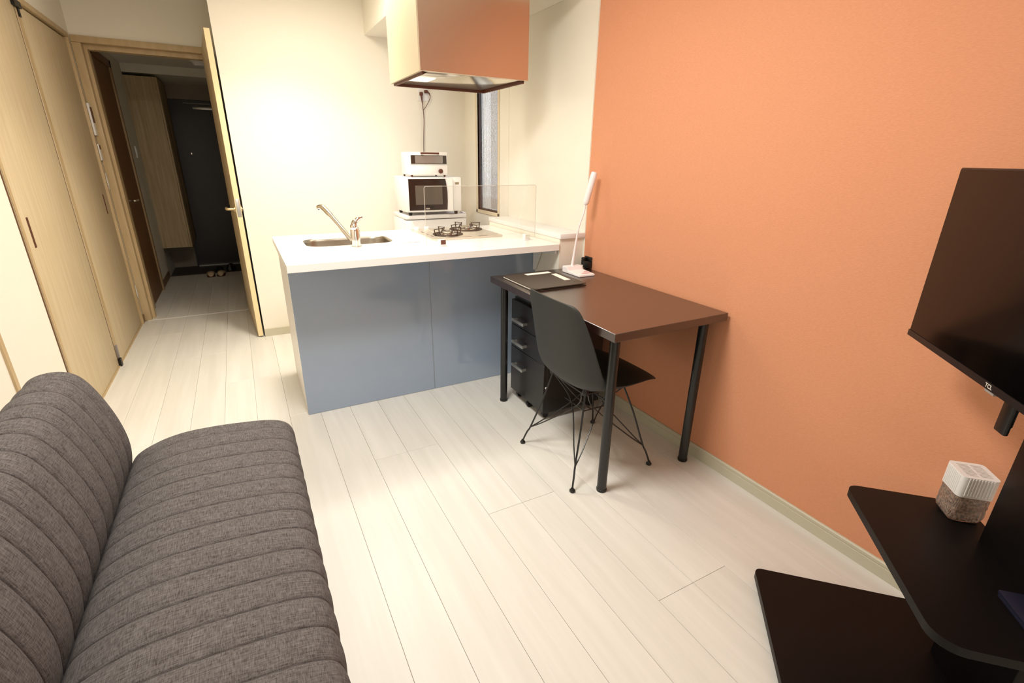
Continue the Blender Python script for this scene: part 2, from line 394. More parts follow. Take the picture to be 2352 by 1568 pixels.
# kitchen window
win = sempty('window_1', 'tall narrow reeded-glass window in the kitchen side wall', 'window')
bm = bmesh.new()
for a in ((XR-0.008, XR+0.03, WY0-0.026, WY0, WZ0-0.026, WZ1+0.02), (XR-0.008, XR+0.03, WY1, WY1+0.026, WZ0-0.026, WZ1+0.02), (XR-0.008, XR+0.03, WY0-0.026, WY1+0.026, WZ0-0.026, WZ0)):
    bm_box(bm, *a, bev=0.002)
obj('window_casing', bm, mat('window_casing', srgb(226, 210, 180), 0.4), win)
bm = bmesh.new()
for a in ((XR+0.008, XR+0.03, WY0, WY0+0.008, WZ0, WZ1), (XR+0.008, XR+0.03, WY1-0.014, WY1, WZ0, WZ1), (XR+0.008, XR+0.03, WY0, WY1, WZ0, WZ0+0.012), (XR+0.008, XR+0.03, WY0, WY1, WZ1-0.02, WZ1)):
    bm_box(bm, *a)
obj('window_frame', bm, M_bronze, win, label='dark bronze window frame')
pts = []
n = 22; y0, y1 = WY0+0.008, WY1-0.014
for k in range(n):
    for j in range(5):
        t = (k + j/5)/n; pts.append((y0+(y1-y0)*t, XR+0.018-0.004*math.sin(PI*j/5)))
pts.append((y1, XR+0.018)); pts += [(y1, XR+0.022), (y0, XR+0.022)]
obj('reeded_glass', bm_prism(bmesh.new(), [(x, y) for (y, x) in pts], WZ0+0.012, WZ1-0.02), M_reed, win)
struct(box('wall_outside', mat('outside_wall', srgb(92, 80, 84), 0.9), 2.35, 2.4, 2.2, 7.2, -0.2, 0.98), 'dark parapet seen blurred through the kitchen window', 'wall')
struct(box('wall_outside_far', mat('outside_panel', srgb(200, 206, 214), 0.9), 3.6, 3.7, 3.2, 9.5, -0.2, 3.6), 'pale neighbouring wall outside the window', 'wall')

rl = sempty('streak_bars', 'added row of dark upright bars that streak the kitchen window glass', 'bar_row')  # bars added outside to put light and dark streaks into the reeded glass
bars = bm_tube(bmesh.new(), [(2.6, 4.3, -0.2), (2.6, 4.3, 2.8)], 0.03, 6)
b0 = obj('bar', bars, M_bronze, rl)
for k in range(1, 17):
    b1 = b0.copy(); C.objects.link(b1); b1.parent = rl; b1.location = (0, k*0.13, 0)
box('rail', M_bronze, 2.57, 2.63, 4.28, 6.42, -0.2, -0.15, rl)

# ================================================================== KITCHEN
kc = thing('base_cabinet', 'white kitchen base cabinet faced with glossy blue-grey panels', 'cabinet', (0.86, 2.9, 0))
def kb(name, m, x0, x1, y0, y1, z0, z1, **k): return box(name, m, x0-0.86, x1-0.86, y0-2.9, y1-2.9, z0, z1, kc, **k)
kb('carcass', M_white, 0.152, 1.564, 2.60, 3.20, 0.0, 0.60)
kb('carcass_upper', M_white, 0.152, 0.26, 2.60, 3.20, 0.60, 0.838)
kb('carcass_upper', M_white, 0.80, 1.564, 2.60, 3.20, 0.60, 0.838)
kb('carcass_back', M_white, 0.26, 0.80, 3.10, 3.20, 0.60, 0.838)
kb('front_panel', M_blue, 0.150, 0.8725, 2.580, 2.60, 0.001, 0.838, bev=0.001, seg=1)
kb('front_panel', M_blue, 0.8765, 1.566, 2.580, 2.60, 0.001, 0.838, bev=0.001, seg=1)
kb('joint_strip', mat('joint_strip', srgb(150, 158, 166), 0.4), 0.8725, 0.8765, 2.582, 2.60, 0.001, 0.838)

def slab_hole(outer, inner, z0, z1):
    bm = bmesh.new()
    layers = []
    for z in (z0, z1):
        o = [bm.verts.new((p[0], p[1], z)) for p in outer]; i = [bm.verts.new((p[0], p[1], z)) for p in inner]
        ed = [bm.edges.new((o[k], o[(k+1) % len(o)])) for k in range(len(o))] + [bm.edges.new((i[k], i[(k+1) % len(i)])) for k in range(len(i))]
        bmesh.ops.triangle_fill(bm, use_beauty=True, use_dissolve=False, edges=ed)
        layers.append((o, i))
    (o0, i0), (o1, i1) = layers
    for a, b in ((o0, o1), (i0, i1)):
        for k in range(len(a)): bm.faces.new((a[k], a[(k+1) % len(a)], b[(k+1) % len(a)], b[k]))
    return bm
sx0, sx1, sy0, sy1 = 0.275, 0.745, 2.755, 3.058
inner = rrect(sx0, sx1, sy0, sy1, 0.085, 8)
wt = tag(obj('worktop', slab_hole(rrect(0.134, 1.562, 2.312, 3.24, 0.004, 2), inner, 0.840, 0.874), M_top), 'long white kitchen worktop overhanging the blue-grey panels', 'worktop')
box('slot', M_brown, 0.775, 0.872, 2.708, 2.7125, 0.8735, 0.8748, wt, label='thin dark slot')
bm = bmesh.new(); bm_prism(bm, [(2.34, 0.839), (2.58, 0.839), (2.58, 0.68), (2.565, 0.68), (2.50, 0.80), (2.34, 0.815)], 1.548, 1.5625, 'x')
tag(obj('shelf_bracket', bm, M_white), 'small white bracket under the right end of the worktop', 'bracket')
# sink
sk = thing('kitchen_sink', 'oval-cornered stainless sink set into the worktop', 'sink', (0.51, 2.906, 0.874))
bm = bmesh.new()
loops = []
for (dx, z, r) in ((0.0, 0.0, 0.085), (0.003, -0.02, 0.083), (0.012, -0.12, 0.08), (0.035, -0.155, 0.07), (0.09, -0.165, 0.05)):
    loops.append([bm.verts.new((p[0]-0.51, p[1]-2.906, z)) for p in rrect(sx0+dx, sx1-dx, sy0+dx, sy1-dx, r, 8)])
for a, b in zip(loops, loops[1:]):
    for k in range(len(a)): bm.faces.new((a[k], a[(k+1) % len(a)], b[(k+1) % len(a)], b[k]))
bm.faces.new(loops[-1])
bo = obj('bowl', bm, M_steel, sk, smooth=True)
md = bo.modifiers.new('s', 'SOLIDIFY'); md.thickness = 0.0012; md.offset = 1
obj('drain', bm_lathe(bmesh.new(), [(0.0, -0.1645), (0.045, -0.1645), (0.05, -0.161), (0.045, -0.158), (0.0, -0.158)], 0, 0, 24), M_chrome, sk, smooth=True)
# faucet
fa = thing('faucet', 'chrome lever faucet with a long slanted spout', 'faucet', (0.512, 2.695, 0.874))
obj('body', bm_lathe(bmesh.new(), [(0.030, 0), (0.030, 0.004), (0.0255, 0.006), (0.0245, 0.03), (0.025, 0.085), (0.022, 0.092), (0.0, 0.094)], 0, 0, 24), M_chrome, fa, smooth=True)
tube('spout', M_chrome, smooth_path([(-0.01, 0.005, 0.02), (-0.05, 0.085, 0.085), (-0.09, 0.165, 0.15), (-0.118, 0.222, 0.188), (-0.136, 0.248, 0.184)], 6),
     [0.013]*7 + [0.0125]*5 + [0.0145]*6 + [0.0145]*7, fa, 14)
bm = bmesh.new()
bm_tube(bm, smooth_path([(0, 0, 0.088), (-0.003, -0.003, 0.105), (0.004, 0.0, 0.125), (0.022, 0.004, 0.143), (0.045, 0.008, 0.150)], 5), [0.022]*3 + [0.021]*4 + [0.017]*5 + [0.012]*5 + [0.0085]*4, 14)
obj('lever', bm, M_chrome, fa, smooth=True)
# hob
hb = thing('gas_hob', 'two-burner gas hob set in the worktop behind the clear guard', 'hob', (1.18, 2.93, 0.8745))
prism('plate', M_hob, rrect(-0.232, 0.225, -0.232, 0.240, 0.03), 0.0, 0.009, hb, bev=0.003)
box('raised_pan', M_hob, -0.13, 0.215, -0.165, 0.225, 0.009, 0.011, hb)
for k in range(3):
    box('vent_slot', M_brown, -0.145+k*0.105, -0.085+k*0.105, -0.204, -0.198, 0.0088, 0.0096, hb)
    box('vent_slot', M_brown, -0.199, -0.193, -0.13+k*0.09, -0.08+k*0.09, 0.0088, 0.0096, hb)
def burner(cx, cy, R):
    obj('burner', bm_lathe(bmesh.new(), [(R*0.62, 0.009), (R*0.62, 0.016), (R*0.45, 0.018), (R*0.45, 0.030), (R*0.36, 0.034), (R*0.12, 0.034), (0, 0.030)], cx, cy, 28), M_chrome, hb, smooth=True)
    obj('drip_ring', bm_lathe(bmesh.new(), [(R*0.95, 0.0095), (R*0.97, 0.012), (R*0.80, 0.015), (R*0.62, 0.0155), (R*0.6, 0.0095)], cx, cy, 28), M_iron, hb, smooth=True)
    bm = bmesh.new()
    for k in range(4):
        a = PI/4*0 + k*PI/2 + 0.25; c, s_ = math.cos(a), math.sin(a)
        P = lambda r, z: (cx+c*r, cy+s_*r, z)
        bm_tube(bm, [P(R*1.02, 0.010), P(R*1.08, 0.046), P(R*0.42, 0.050), P(R*0.48, 0.034), P(R*0.55, 0.022)], 0.0038, 6)
    ring = [(cx+math.cos(2*PI*k/28)*R*0.98, cy+math.sin(2*PI*k/28)*R*0.98, 0.013) for k in range(29)]
    bm_tube(bm, ring, 0.003, 6, cap=False)
    obj('pan_support', bm, M_iron, hb, smooth=True)
burner(-0.085, -0.080, 0.092)
burner(0.105, 0.085, 0.108)
for k, x in enumerate((-0.19, -0.12)):
    obj('control_knob', bm_lathe(bmesh.new(), [(0.016, 0.009), (0.016, 0.02), (0.012, 0.024), (0, 0.024)], x, 0.215, 18), M_white, hb, smooth=True)
# acrylic guard
gd = thing('splash_guard', 'clear acrylic splash guard standing in front of the hob', 'splash guard', (1.19, 2.53, 0.874))
def rp(x0, x1, z0, z1, r): return [(p[0], p[1]) for p in rrect(x0, x1, z0, z1, [r, r, 0.001, 0.001], 5)]
prism('sheet', M_acryl, rp(-0.342, 0.335, 0.012, 0.311, 0.012), -0.0015, 0.0015, gd, axis='y')
edge = [(-0.342, 0, 0.012), (-0.342, 0, 0.300), (-0.339, 0, 0.308), (-0.331, 0, 0.311), (0.324, 0, 0.311), (0.332, 0, 0.308), (0.335, 0, 0.300), (0.335, 0, 0.012)]
tube('polished_edge', mat('acrylic_edge', srgb(214, 206, 196), 0.3, Alpha=0.5), edge, 0.0017, gd, 6)
for x in (-0.255, 0.275):
    c_ = box('clip', M_white, x-0.018, x+0.018, -0.014, 0.014, 0.0005, 0.034, gd, bev=0.001)
    box('pad', M_chrome if x > 0 else M_brown, x-0.011, x+0.017, -0.0165, -0.0135, 0.010, 0.034, c_, label='square metallic face')
# hood
hd = thing('range_hood', 'tall boxy metal range hood over the counter', 'range hood', (1.161, 2.808, 1.716))
HX0, HX1, HY0, HY1 = -0.300, 0.300, -0.268, 0.268
bm = bmesh.new()
bm_box(bm, HX0, HX1, HY0, HY0+0.018, 0.0, 0.4235, bev=0.0015, seg=1)
obj('front_panel', bm, M_hood, hd, label='brushed metal front panel')
bm = bmesh.new()
for a in ((HX0, HX0+0.015, HY0+0.0185, HY1, 0.0, 0.4235), (HX1-0.015, HX1, HY0+0.0185, HY1, 0.0, 0.4235), (HX0+0.0155, HX1-0.0155, HY1-0.015, HY1, 0.0, 0.4235)):
    bm_box(bm, *a)
obj('casing', bm, mat('hood_side', srgb(196, 182, 154), 0.5, metal=0.1), hd)
box('grease_gap', M_brown, HX0+0.016, HX1-0.016, HY0+0.02, HY1-0.016, 0.012, 0.02, hd)
box('baffle_plate', mat('baffle', srgb(226, 218, 202), 0.14, metal=0.85), HX0+0.05, HX1-0.05, HY0+0.022, HY1-0.045, 0.0, 0.006, hd, bev=0.002)
for a in ((HX0+0.0155, HX1-0.0155, HY1-0.022, HY1-0.0155), (HX0+0.0155, HX0+0.024, HY0+0.0185, HY1-0.022), (HX1-0.024, HX1-0.0155, HY0+0.0185, HY1-0.022)):
    box('brown_lip', M_brown, a[0], a[1], a[2], a[3], -0.012, 0.02, hd)
box('lamp_lens', emit('hood_lamp', (1.0, 0.9, 0.74, 1), 1.1), -0.262, -0.155, -0.085, 0.055, -0.004, 0.0, hd, bev=0.001, label='warm lit lamp lens')
# fridge, microwave, toaster oven
fr = thing('refrigerator', 'low white refrigerator in the corner under the microwave', 'refrigerator', (1.275, 3.80, 0))
box('cabinet', M_white, -0.237, 0.237, -0.20, 0.06, 0.0, 0.90, fr, bev=0.004)
box('door', M_white, -0.237, 0.237, -0.27, -0.203, 0.03, 0.895, fr, bev=0.008)
box('top_board', M_white, -0.237, 0.237, -0.27, 0.06, 0.901, 0.93, fr, bev=0.004)
box('hinge_cover', M_white, 0.215, 0.236, -0.262, -0.19, 0.931, 0.940, fr, bev=0.002)
mo = thing('microwave', 'white microwave oven with a dark glass door', 'microwave', (1.253, 3.62, 0.931))
MX0, MX1, MY0, MY1 = -0.207, 0.207, -0.120, 0.20
box('body', M_white, MX0, MX1, MY0+0.012, MY1, 0.022, 0.264, mo, bev=0.006)
dr = box('door', M_white, MX0, 0.135, MY0, MY0+0.013, 0.024, 0.262, mo, bev=0.002)
prism('door_glass', mat('dark_oven_glass', srgb(38, 26, 22), 0.12), [(MX0+0.014, 0.036), (0.094, 0.036), (0.098, 0.09), (0.098, 0.16), (0.092, 0.21), (0.084, 0.252), (MX0+0.014, 0.252)], MY0-0.002, MY0, dr, axis='y')
box('door_window', M_oglass, MX0+0.062, 0.058, MY0-0.0028, MY0-0.0018, 0.075, 0.208, dr)
prism('badge', M_alu, rrect(-0.072, -0.042, 0.042, 0.052, 0.004, 4), MY0-0.003, MY0-0.002, dr, axis='y', label='small pale oval badge')
prism('door_handle', M_white, [(0.099, 0.026), (0.135, 0.026), (0.135, 0.260), (0.088, 0.260), (0.096, 0.215), (0.102, 0.16), (0.103, 0.09)], MY0-0.016, MY0-0.001, dr, axis='y', bev=0.003)
cp = box('control_panel', M_white, 0.137, MX1, MY0+0.001, MY0+0.012, 0.024, 0.262, mo, bev=0.002)
box('display', mat('mw_display', srgb(150, 134, 108), 0.3), 0.160, 0.190, MY0, MY0+0.002, 0.212, 0.228, cp)
for x in (MX0+0.03, MX1-0.03):
    for y in (MY0+0.04, MY1-0.04):
        obj('foot', bm_lathe(bmesh.new(), [(0.012, 0.0), (0.014, 0.022)], x, y, 12), M_dark, mo)
to = thing('toaster_oven', 'small white toaster oven stacked on the microwave', 'toaster oven', (1.22, 3.62, 1.1955))
TX0, TX1, TY0, TY1 = -0.136, 0.136, -0.120, 0.10
box('body', M_white, TX0, TX1, TY0+0.01, TY1, 0.014, 0.166, to, bev=0.005)
box('lower_panel', M_white, TX0, TX1, TY0, TY0+0.012, 0.014, 0.082, to, bev=0.002)
td = box('door', M_white, TX0, TX1, TY0-0.001, TY0+0.011, 0.084, 0.166, to, bev=0.002)
box('door_window', mat('toaster_glass', srgb(52, 44, 38), 0.12), TX0+0.004, TX1-0.006, TY0-0.003, TY0-0.001, 0.088, 0.145, td)
box('window_pane', mat('toaster_window', srgb(150, 150, 148), 0.15, metal=0.4), TX0+0.034, TX1-0.034, TY0-0.004, TY0-0.003, 0.092, 0.141, td)
bm = bmesh.new(); bm_box(bm, -0.065, 0.07, TY0-0.022, TY0-0.012, 0.152, 0.164, bev=0.002); bm_box(bm, -0.06, -0.05, TY0-0.014, TY0, 0.154, 0.162); bm_box(bm, 0.055, 0.065, TY0-0.014, TY0, 0.154, 0.162)
obj('door_handle', bm, M_brown, td, label='brown bar handle')
kn = obj('timer_knob', bm_lathe(bmesh.new(), [(0.0155, 0), (0.0155, 0.012), (0.012, 0.014), (0, 0.014)], 0, 0, 24), M_brown, to, smooth=True, label='dark brown round knob')
kn.rotation_euler = (PI/2, 0, 0); kn.location = (0.083, TY0, 0.040)
for x in (TX0+0.012, TX1-0.015):
    for y in (TY0+0.02, TY1-0.02):
        obj('foot', bm_lathe(bmesh.new(), [(0.006, 0.0), (0.008, 0.014)], x, y, 10), M_brown, to)
# wall socket with two plugs and the cord
so = thing('wall_socket', 'cream wall socket above the toaster oven', 'socket', (1.385, YK, 1.79))
box('face_plate', M_white, -0.045, 0.045, -0.006, 0.0, -0.05, 0.05, so, bev=0.002)
pc = thing('power_cord', 'dark forked power cord with two plugs down to the toaster oven', 'cord', (1.385, YK, 1.79))
bm = bmesh.new(); bm_box(bm, -0.031, -0.007, -0.030, -0.0065, -0.016, 0.010, bev=0.004); bm_tube(bm, [(-0.019, -0.022, -0.014), (-0.017, -0.022, -0.045), (-0.014, -0.02, -0.07)], [0.009, 0.006, 0.003], 8)
obj('plug', bm, M_brown, pc, smooth=True)
bm = bmesh.new(); bm_box(bm, 0.008, 0.034, -0.030, -0.0065, 0.004, 0.026, bev=0.004); bm_tube(bm, [(0.03, -0.022, 0.014), (0.045, -0.022, 0.004), (0.052, -0.02, -0.012)], [0.008, 0.005, 0.003], 8)
obj('plug', bm, M_brown, pc, smooth=True)
tube('cable', M_brown, smooth_path([(-0.014, -0.02, -0.06), (-0.008, -0.014, -0.11), (-0.004, -0.012, -0.19), (-0.012, -0.012, -0.30), (-0.020, -0.02, -0.42), (-0.03, -0.08, -0.47), (-0.04, -0.20, -0.50), (-0.04, -0.30, -0.53)], 6), 0.0028, pc, 6)
tube('cable', M_brown, smooth_path([(0.052, -0.02, -0.012), (0.048, -0.016, -0.04), (0.02, -0.012, -0.085), (-0.004, -0.012, -0.115)], 6), 0.0024, pc, 6)

# ================================================================== DESK
dk = thing('desk', 'black-brown desk with round legs against the orange wall', 'desk', (1.42, 1.795, 0))
box('desktop', M_desk, -0.301, 0.300, -0.522, 0.510, 0.701, 0.735, dk, bev=0.0015, seg=1)
for x, y in ((1.180, 2.255), (1.172, 1.330), (1.655, 1.333), (1.665, 2.255)):
    bm = bmesh.new(); cx, cy = x-1.42, y-1.795
    bm_lathe(bm, [(0.020, 0.012), (0.020, 0.688), (0.020, 0.692)], cx, cy, 24)
    l = obj('leg', bm, M_blkmetal, dk, smooth=True)
    obj('foot', bm_lathe(bmesh.new(), [(0.021, 0.0), (0.022, 0.004), (0.022, 0.012), (0.018, 0.014)], cx, cy, 24), M_dark, l, smooth=True)
    obj('mounting_plate', bm_lathe(bmesh.new(), [(0.035, 0.6925), (0.035, 0.7008)], cx, cy, 20), M_dark, l)
# drawer pedestal
pd = thing('drawer_pedestal', 'black three-drawer pedestal on casters under the desk', 'drawer unit', (1.44, 2.12, 0))
box('body', M_black, -0.170, 0.185, -0.180, 0.180, 0.045, 0.610, pd, bev=0.001, seg=1)
for (z0, z1, hz) in ((0.456, 0.596, 0.497), (0.324, 0.453, 0.369), (0.050, 0.321, 0.230)):
    d = box('drawer', M_black, -0.190, -0.1705, -0.180, 0.180, z0, z1, pd, bev=0.001, seg=1)
    bm = bmesh.new(); bm_box(bm, -0.222, -0.212, 0.000, 0.122, hz-0.008, hz+0.008, bev=0.0015); bm_box(bm, -0.214, -0.19, 0.004, 0.014, hz-0.006, hz+0.006); bm_box(bm, -0.214, -0.19, 0.108, 0.118, hz-0.006, hz+0.006)
    obj('drawer_handle', bm, M_alu, d, label='aluminium bar handle')
lk = obj('lock', bm_lathe(bmesh.new(), [(0.006, 0), (0.006, 0.003), (0, 0.003)], 0, 0, 12), M_white, pd, label='tiny white cap')
lk.rotation_euler = (PI/2, 0, 0); lk.location = (-0.175, -0.180, 0.197)
for x, y in ((-0.15, -0.14), (-0.15, 0.14), (0.15, -0.14), (0.15, 0.14), (-0.165, 0.0)):
    bm = bmesh.new(); bm_tube(bm, [(x, y-0.010, 0.020), (x, y+0.010, 0.020)], 0.019, 14); bm_box(bm, x-0.008, x+0.008, y-0.013, y+0.013, 0.03, 0.0445)
    obj('caster', bm, M_dark, pd, smooth=True)
# folder
fo = thing('document_folder', 'dark folder with two white labels lying on the desk', 'folder', (1.315, 2.08, 0.7355))
out = rrect(-0.157, 0.150, -0.165, 0.165, [0.004, 0.012, 0.03, 0.004], 6)
prism('back_cover', M_folder, out, 0.0, 0.003, fo)
prism('pages', M_paper, rrect(-0.155, 0.135, -0.145, 0.16, [0.004, 0.012, 0.03, 0.004], 6), 0.003, 0.0095, fo)
prism('front_cover', M_folder, out, 0.0097, 0.0125, fo)
bm = bmesh.new(); bm_prism(bm, [(-0.035, 0.103), (0.115, 0.103), (0.113, 0.138), (-0.037, 0.138)], 0.0126, 0.0132)
obj('label_sticker', bm, M_paper, fo, label='long white sticker near the far edge')
bm = bmesh.new(); bm_prism(bm, [(0.082, -0.072), (0.118, -0.070), (0.128, 0.078), (0.096, 0.078)], 0.0126, 0.0132)
obj('label_sticker', bm, M_paper, fo, label='white sticker near the right edge')
# desk lamp
dl = thing('desk_lamp', 'white gooseneck desk lamp standing on the desk corner', 'lamp', (1.585, 2.16, 0.7355), rz=0.0)
M_lw = mat('lamp_white', srgb(244, 238, 238), 0.3)
bm = bmesh.new()
bm_prism(bm, [(-0.09, 0.0), (0.075, 0.0), (0.075, 0.034), (0.028, 0.034), (0.020, 0.016), (-0.085, 0.011), (-0.09, 0.008)], -0.052, 0.052, 'x')
bmesh.ops.recalc_face_normals(bm, faces=bm.faces[:])
bmesh.ops.bevel(bm, geom=list(bm.edges), offset=0.0025, segments=2, affect='EDGES')
ba = obj('base', bm, M_lw, dl, smooth=True)
bm = bmesh.new()
bm_box(bm, -0.02, 0.04, -0.070, -0.062, 0.0122, 0.0130); bm_box(bm, 0.0, 0.045, -0.052, -0.046, 0.0130, 0.0136); bm_box(bm, 0.02, 0.045, -0.036, -0.028, 0.014, 0.0146)
obj('printed_marks', bm, M_pink, ba, label='faint pink print')
st = smooth_path([(0.0, 0.055, 0.03), (0.006, 0.05, 0.10), (0.012, 0.045, 0.175), (0.020, 0.040, 0.245), (0.036, 0.038, 0.295), (0.048, 0.038, 0.33), (0.052, 0.038, 0.366)], 6)
tube('gooseneck', M_lw, st, [0.0085 - 0.004*min(1, i/18) for i in range(len(st))], dl, 10)
bm = bmesh.new()
a = Vector((0.052, 0.038, 0.362)); b_ = Vector((0.098, 0.036, 0.528))
hp = [a + (b_-a)*t for t in (0, 0.03, 0.10, 0.9, 0.98, 1.0)]
bm_tube(bm, hp, [0.008, 0.013, 0.0165, 0.0175, 0.0165, 0.013], 18)
hd_ = obj('lamp_head', bm, M_lw, dl, smooth=True, label='slim white lamp head')
# socket and adapter on the orange wall
so2 = thing('wall_socket', 'black plug adapter socket on the orange wall behind the lamp', 'socket', (XR, 2.262, 0.765))
box('face_plate', M_dark, -0.008, 0, -0.035, 0.03, -0.025, 0.035, so2, bev=0.003)
box('adapter', M_dark, -0.040, -0.0085, -0.042, 0.004, -0.027, 0.012, so2, bev=0.006)
box('adapter', M_dark, -0.034, -0.0085, 0.006, 0.030, -0.015, 0.030, so2, bev=0.006)

# ================================================================== CHAIR
ch = thing('desk_chair', 'dark grey moulded shell chair on a black wire base', 'chair', (1.270, 1.592, 0))
rows = [ # x, z, half width, edge curl (x, z)
 (0.284, 0.380, 0.095, -0.01, 0.000), (0.277, 0.400, 0.142, -0.015, 0.0), (0.250, 0.420, 0.182, -0.02, 0.002), (0.180, 0.432, 0.205, -0.01, 0.012),
 (0.095, 0.426, 0.227, 0.002, 0.028), (0.000, 0.413, 0.237, 0.005, 0.045), (-0.070, 0.407, 0.238, 0.015, 0.060), (-0.125, 0.413, 0.236, 0.032, 0.072),
 (-0.165, 0.435, 0.232, 0.058, 0.070), (-0.190, 0.475, 0.228, 0.075, 0.050), (-0.204, 0.530, 0.224, 0.078, 0.028), (-0.214, 0.590, 0.220, 0.072, 0.012),
 (-0.223, 0.650, 0.214, 0.064, 0.004), (-0.233, 0.705, 0.206, 0.056, 0.0), (-0.243, 0.752, 0.196, 0.048, -0.002), (-0.250, 0.788, 0.184, 0.042, -0.004), (-0.254, 0.808, 0.168, 0.038, -0.008), (-0.2555, 0.816, 0.145, 0.030, -0.010)]
bm = bmesh.new(); grid = []
NV = 16
for (x, z, hw, cx, cz) in rows:
    ring = []
    for j in range(NV+1):
        v = -1 + 2*j/NV; c = abs(v)**2.6
        ring.append(bm.verts.new((x + cx*c, hw*math.sin(v*PI/2)*0.5 + hw*v*0.5, z + cz*c)))
    grid.append(ring)
for a, b in zip(grid, grid[1:]):
    for j in range(NV): bm.faces.new((a[j], a[j+1], b[j+1], b[j]))
sh = obj('shell_seat', bm, M_shell, ch, smooth=True)
for p in sh.data.polygons: p.use_smooth = True
md = sh.modifiers.new('th', 'SOLIDIFY'); md.thickness = 0.006; md.offset = 0
md = sh.modifiers.new('sub', 'SUBSURF'); md.levels = 2; md.render_levels = 2
R1, R2 = 0.0042, 0.003
zb = 0.392
for sx_, sy_ in ((-1, 1), (-1, -1), (1, -1), (1, 1)):
    F = (0.216*sx_, 0.214*sy_, 0.008); K = (0.188*sx_, 0.186*sy_, 0.105); MT = (0.105*sx_ - 0.01, 0.125*sy_, zb)
    if sx_ < 0: MT = (-0.115, 0.125*sy_, zb+0.008)
    bm = bmesh.new()
    bm_tube(bm, smooth_path([F, (0.212*sx_, 0.210*sy_, 0.03), (0.200*sx_, 0.199*sy_, 0.07), K, (0.145*sx_, 0.152*sy_, 0.26), MT], 5), R1, 8)
    lg_ = obj('leg', bm, M_blkmetal, ch, smooth=True)
    obj('foot_glide', bm_lathe(bmesh.new(), [(0.011, 0.0), (0.0125, 0.003), (0.0125, 0.009), (0.007, 0.015), (0.0055, 0.020)], F[0], F[1], 14), M_dark, lg_, smooth=True)
    c1 = (0.075*sx_, -0.02*sy_, 0.285); c2 = (-0.02*sx_, 0.075*sy_, 0.285)
    bm = bmesh.new()
    for cc, top in ((c1, (0.105*sx_-0.01, -0.10*sy_, zb)), (c2, (-0.10*sx_, 0.125*sy_, zb))):
        bm_tube(bm, smooth_path([(K[0], K[1], K[2]-0.006), ((K[0]*2+cc[0])/3, (K[1]*2+cc[1])/3, K[2]+0.05), cc, top], 4), R2, 6)
    obj('brace_rod', bm, M_blkmetal, ch, smooth=True)
bm = bmesh.new()
for sy_ in (-1, 1): bm_tube(bm, [(-0.12, 0.125*sy_, zb+0.006), (0.10, 0.125*sy_, zb)], R1, 8)
for x in (-0.115, 0.095): bm_tube(bm, [(x, -0.125, zb+0.004), (x, 0.125, zb+0.004)], R1, 8)
q = 0.075
bm_tube(bm, [(q, -q, 0.285), (q, q, 0.285), (-q, q, 0.285), (-q, -q, 0.285), (q, -q, 0.285)], R2, 6)
obj('mount_frame', bm, M_blkmetal, ch, smooth=True)
for x, y in ((-0.115, 0.125), (-0.115, -0.125), (0.095, 0.125), (0.095, -0.125)):
    obj('rubber_mount', bm_lathe(bmesh.new(), [(0.012, zb+0.003), (0.014, zb+0.010), (0.014, zb+0.022), (0.010, zb+0.030)], x, y, 14), M_dark, ch, smooth=True)

# ================================================================== SOFA
sf = thing('sofa', 'low armless grey-brown sofa with channel-stitched seat and back', 'sofa', (-0.34, 0.88, 0))
SO = Vector((-0.34, 0.88, 0))
def catmull2(P, n):
    return [Vector((p.x, p.z)) for p in smooth_path([(a, 0, b) for a, b in P], n)]
def channelled(name, front, back, y0, y1, seams, depth, endr, mat_, par, label=None):
    """front: open polyline (x,z) that carries the channels; back: polyline closing the section"""
    fp = catmull2(front, 7); bp = catmull2(back, 4)[1:-1]
    sec = fp + bp; n = len(sec); nf = len(fp)
    cen = sum(sec, Vector((0, 0)))/n
    # outward normals
    nor = []
    for i in range(n):
        t = sec[(i+1) % n] - sec[i-1]; t.normalize(); nn = Vector((t.y, -t.x))
        nor.append(nn)
    area2 = sum(sec[i].x*sec[(i+1) % n].y - sec[(i+1) % n].x*sec[i].y for i in range(n))
    if area2 < 0: nor = [-v for v in nor]
    # samples along y
    ys = set()
    s = [y for y in seams if y0 < y < y1]
    ed = [y0] + sorted(s) + [y1]
    for a, b in zip(ed, ed[1:]):
        for k in range(13):
            t = k/12; t2 = 0.5 - 0.5*math.cos(PI*t); t2 = 0.5*t + 0.5*t2
            ys.add(round(a + (b-a)*t2, 5))
    for yy in s: ys.update((yy-0.0015, yy+0.0015))
    for k in range(7):
        a = (PI/2)*k/6; ys.add(round(y0+endr*(1-math.sin(a)), 5)); ys.add(round(y1-endr*(1-math.sin(a)), 5))
    ys = sorted(ys)
    bm = bmesh.new(); rings = []
    for y in ys:
        prof = 0.0
        for a, b in zip(ed, ed[1:]):
            if a <= y <= b:
                t = (y-a)/(b-a); prof = (4*t*(1-t))**0.36
                if a == y0: prof = (1-((y-a)/(b-a))**3)**0.5 if y < b else 0
                if b == y1: prof = (1-((b-y)/(b-a))**3)**0.5 if y > a else 0
                break
        e = min(y-y0, y1-y); ins = 0.0
        if e < endr: q_ = 1-e/endr; ins = endr*(1-math.sqrt(max(0, 1-q_*q_)))
        ring = []
        for i, p in enumerate(sec):
            wgt = 1.0
            if i >= nf: wgt = 0.0
            else:
                u = i/(nf-1); wgt = min(1, min(u, 1-u)*8)
            off = -depth*(1-prof)*wgt - ins*0.9
            qv = p + nor[i]*off
            ring.append(bm.verts.new((qv.x-SO.x, y-SO.y, qv.y)))
        rings.append(ring)
    for a, b in zip(rings, rings[1:]):
        for k in range(n): bm.faces.new((a[k], a[(k+1) % n], b[(k+1) % n], b[k]))
    bm.faces.new(rings[0]); bm.faces.new(rings[-1])
    o = obj(name, bm, mat_, par, smooth=False, label=label)
    for p in o.data.polygons: p.use_smooth = True
    return o
